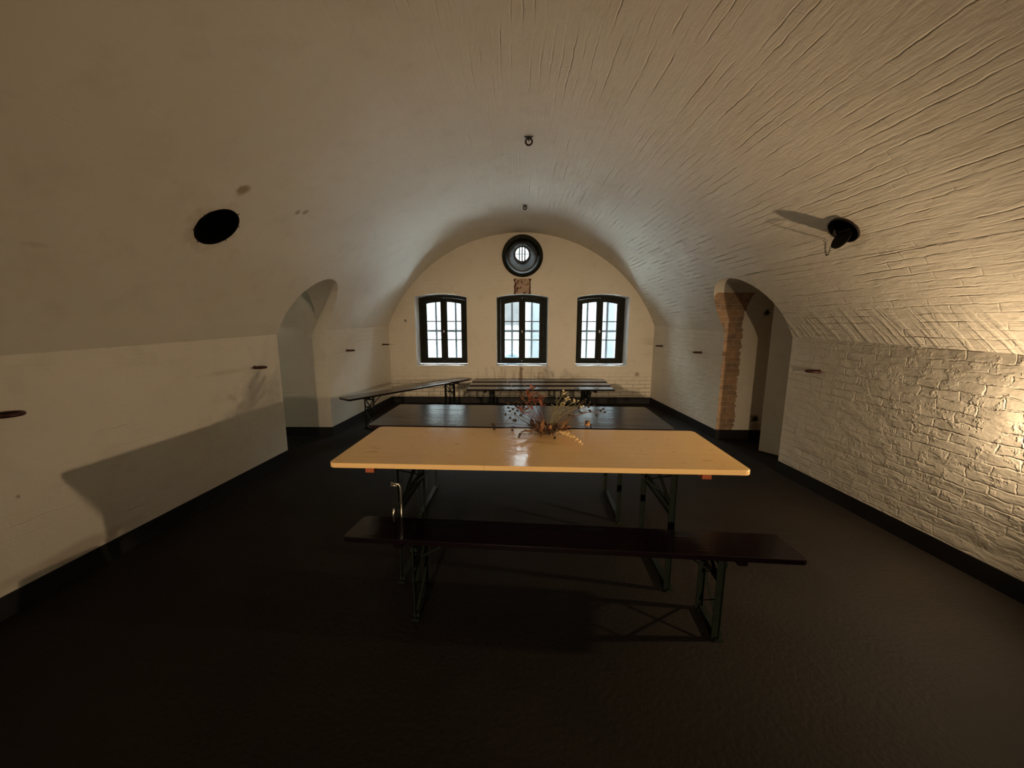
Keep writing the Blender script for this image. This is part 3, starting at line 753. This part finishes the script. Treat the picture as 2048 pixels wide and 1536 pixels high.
# flue on the right: short pipe, hanging flap lid, chain
hx, hy, hr = HOLES[1]; n, s, t = basis(hx, hy)
if t.z < 0: t = -t
root = empty('flue_pipe', (hx, hy, zvault(hx, hy))); tag(root, 'round flue in the right of the vault with open lid and little chain', 'flue')
bm = bmesh.new(); rings = [[bm.verts.new(n*q + (s*math.cos(2*PI*i/40)+t*math.sin(2*PI*i/40))*r_) for i in range(40)] for q, r_ in ((-.12, hr-.001), (.012, hr-.001), (.012, hr-.007), (-.12, hr-.007))]
skin(bm, rings, True); build('pipe', bm, M['iron'], root)
bm = bmesh.new(); ax = (n*.25 - t*.97).normalized(); cl = n*.075 - t*.062 - s*.01
A = []; hinge = -t*hr*.9 + n*.012
ld = (n*.90 - t*.25 - s*.18).normalized(); ls = s; cc = n*.050 - t*.034 + s*.004; lt = ld.cross(ls).normalized()
A = [cc + (ld*math.cos(2*PI*i/32) + ls*math.sin(2*PI*i/32))*.070 for i in range(32)]
prism(bm, A, [p + lt*.006 for p in A]); build('lid', bm, simple('blackened_lid', (0.008, 0.006, 0.005), .7, spec=.15), root)
bm = bmesh.new(); bar(bm, cc - ld*.066 - s*.05, cc - ld*.066 + s*.05, .010, .010); build('hinge', bm, M['iron'], root)
ch0 = cc + ld*.03 + s*.062; ch1 = Vector((0,0,0)) + s*.175 - t*.03 + n*.004
bm = bmesh.new(); N_ = 26
pp = [ch0.lerp(ch1, i/N_) + Vector((0, 0, -1))*.09*max(0.0, math.sin(PI*i/N_))**.8 for i in range(N_+1)]
for i, (p, q) in enumerate(zip(pp, pp[1:])):
    d = (q-p).normalized(); sd = d.orthogonal().normalized(); sd = sd if i % 2 else d.cross(sd)
    torus(bm, (p+q)/2, (q-p).length*.55, .0015, sd, 10, 5)
build('chain', bm, M['iron'], root)
# door pintles left in the right-hand passage
for z, lab in ((1.63, 'rusty hinge pintle high in the right passage'), (.27, 'rusty hinge pintle low in the right passage')):
    root = empty('hinge_pintle', (3.065, 4.885, z)); tag(root, lab, 'hinge', 'hinge pintles in the right passage')
    bm = bmesh.new(); box(bm, -.02, .02, -.03, .02, -.012, .012); tube(bm, [(0, -.03, -.02), (0, -.03, .035)], .010, 8); build('pin', bm, M['iron'], root)

# ------------------------------------------------------------------ the right-wall lamp and the added rear fill
def lamp(name, loc, aim, watts, label, r, wall, beam=None):
    """small round reflector lamp on a bracket; aim = direction it faces"""
    root = empty(name, loc); tag(root, label, 'lamp'); aim = Vector(aim).normalized()
    s_ = aim.orthogonal().normalized(); t_ = aim.cross(s_)
    bm = bmesh.new(); rings = [[bm.verts.new(aim*q + (s_*math.cos(2*PI*i/24)+t_*math.sin(2*PI*i/24))*rr) for i in range(24)] for q, rr in ((.004, r*1.25), (-r*.5, r*1.15), (-r*1.1, r*.6), (-r*1.1, .002), (-r*.95, .002), (-r*.95, r*.5), (-r*.4, r*1.05), (.004, r*1.15))]
    skin(bm, rings, True); build('reflector', bm, M['iron'], root)
    bm = bmesh.new(); A = [-aim*.012 + (s_*math.cos(2*PI*i/24)+t_*math.sin(2*PI*i/24))*r for i in range(24)]; prism(bm, A, [p+aim*.006 for p in A]); build('lens', bm, M['bulb'], root)
    bm = bmesh.new(); tube(bm, [-aim*r*1.0, -aim*r*1.0 + Vector((0,0,-.03)), Vector(wall) - Vector(loc)], .006, 8); build('bracket', bm, M['iron'], root)
    if beam: ld_ = bpy.data.lights.new(name+'_light', 'SPOT'); ld_.spot_size = math.radians(beam); ld_.spot_blend = 1.0; ld_.shadow_soft_size = r
    else: ld_ = bpy.data.lights.new(name+'_light', 'AREA'); ld_.shape = 'DISK'; ld_.size = r*2
    ld_.energy = watts; ld_.color = WARM
    lo = bpy.data.objects.new(name+'_light', ld_); COL.objects.link(lo); lo.location = loc; lo.rotation_euler = aim.to_track_quat('-Z', 'Y').to_euler()
def bulb_mat():
    t = NT('glowing_bulb_glass'); t.p.inputs['Emission Color'].default_value = (*WARM, 1); t.p.inputs['Emission Strength'].default_value = 20; return t.m
M['bulb'] = bulb_mat()
lamp('wall_lamp', (2.665, 1.65, 1.04), (-.82, .57, -.10), SCONCE_W, 'small round reflector lamp low on the right wall', .028, (2.74, 1.62, .95))
lamp('rear_fill_lamp', (-1.0, BACK+.14, 1.9), (.10, 1, -.135), REAR_W, 'round fill spot lamp added on the unseen wall behind the viewer', .06, (-1.0, BACK, 1.85), beam=REAR_BEAM)
# window portals help the daylight sampling
for i, xc in enumerate(WINX):
    pl = bpy.data.lights.new('daylight_portal', 'AREA'); pl.shape = 'RECTANGLE'; pl.size = .94; pl.size_y = 1.3; pl.cycles.is_portal = True
    po = bpy.data.objects.new('daylight_portal', pl); COL.objects.link(po); po.location = (xc, OUT+.01, 1.34); po.rotation_euler = (-PI/2, 0, 0)
pl = bpy.data.lights.new('daylight_portal', 'AREA'); pl.shape = 'RECTANGLE'; pl.size = .7; pl.size_y = .6; pl.cycles.is_portal = True
po = bpy.data.objects.new('daylight_portal', pl); COL.objects.link(po); po.location = (-8.02, 2.4, 1.25); po.rotation_euler = (0, -PI/2, 0)
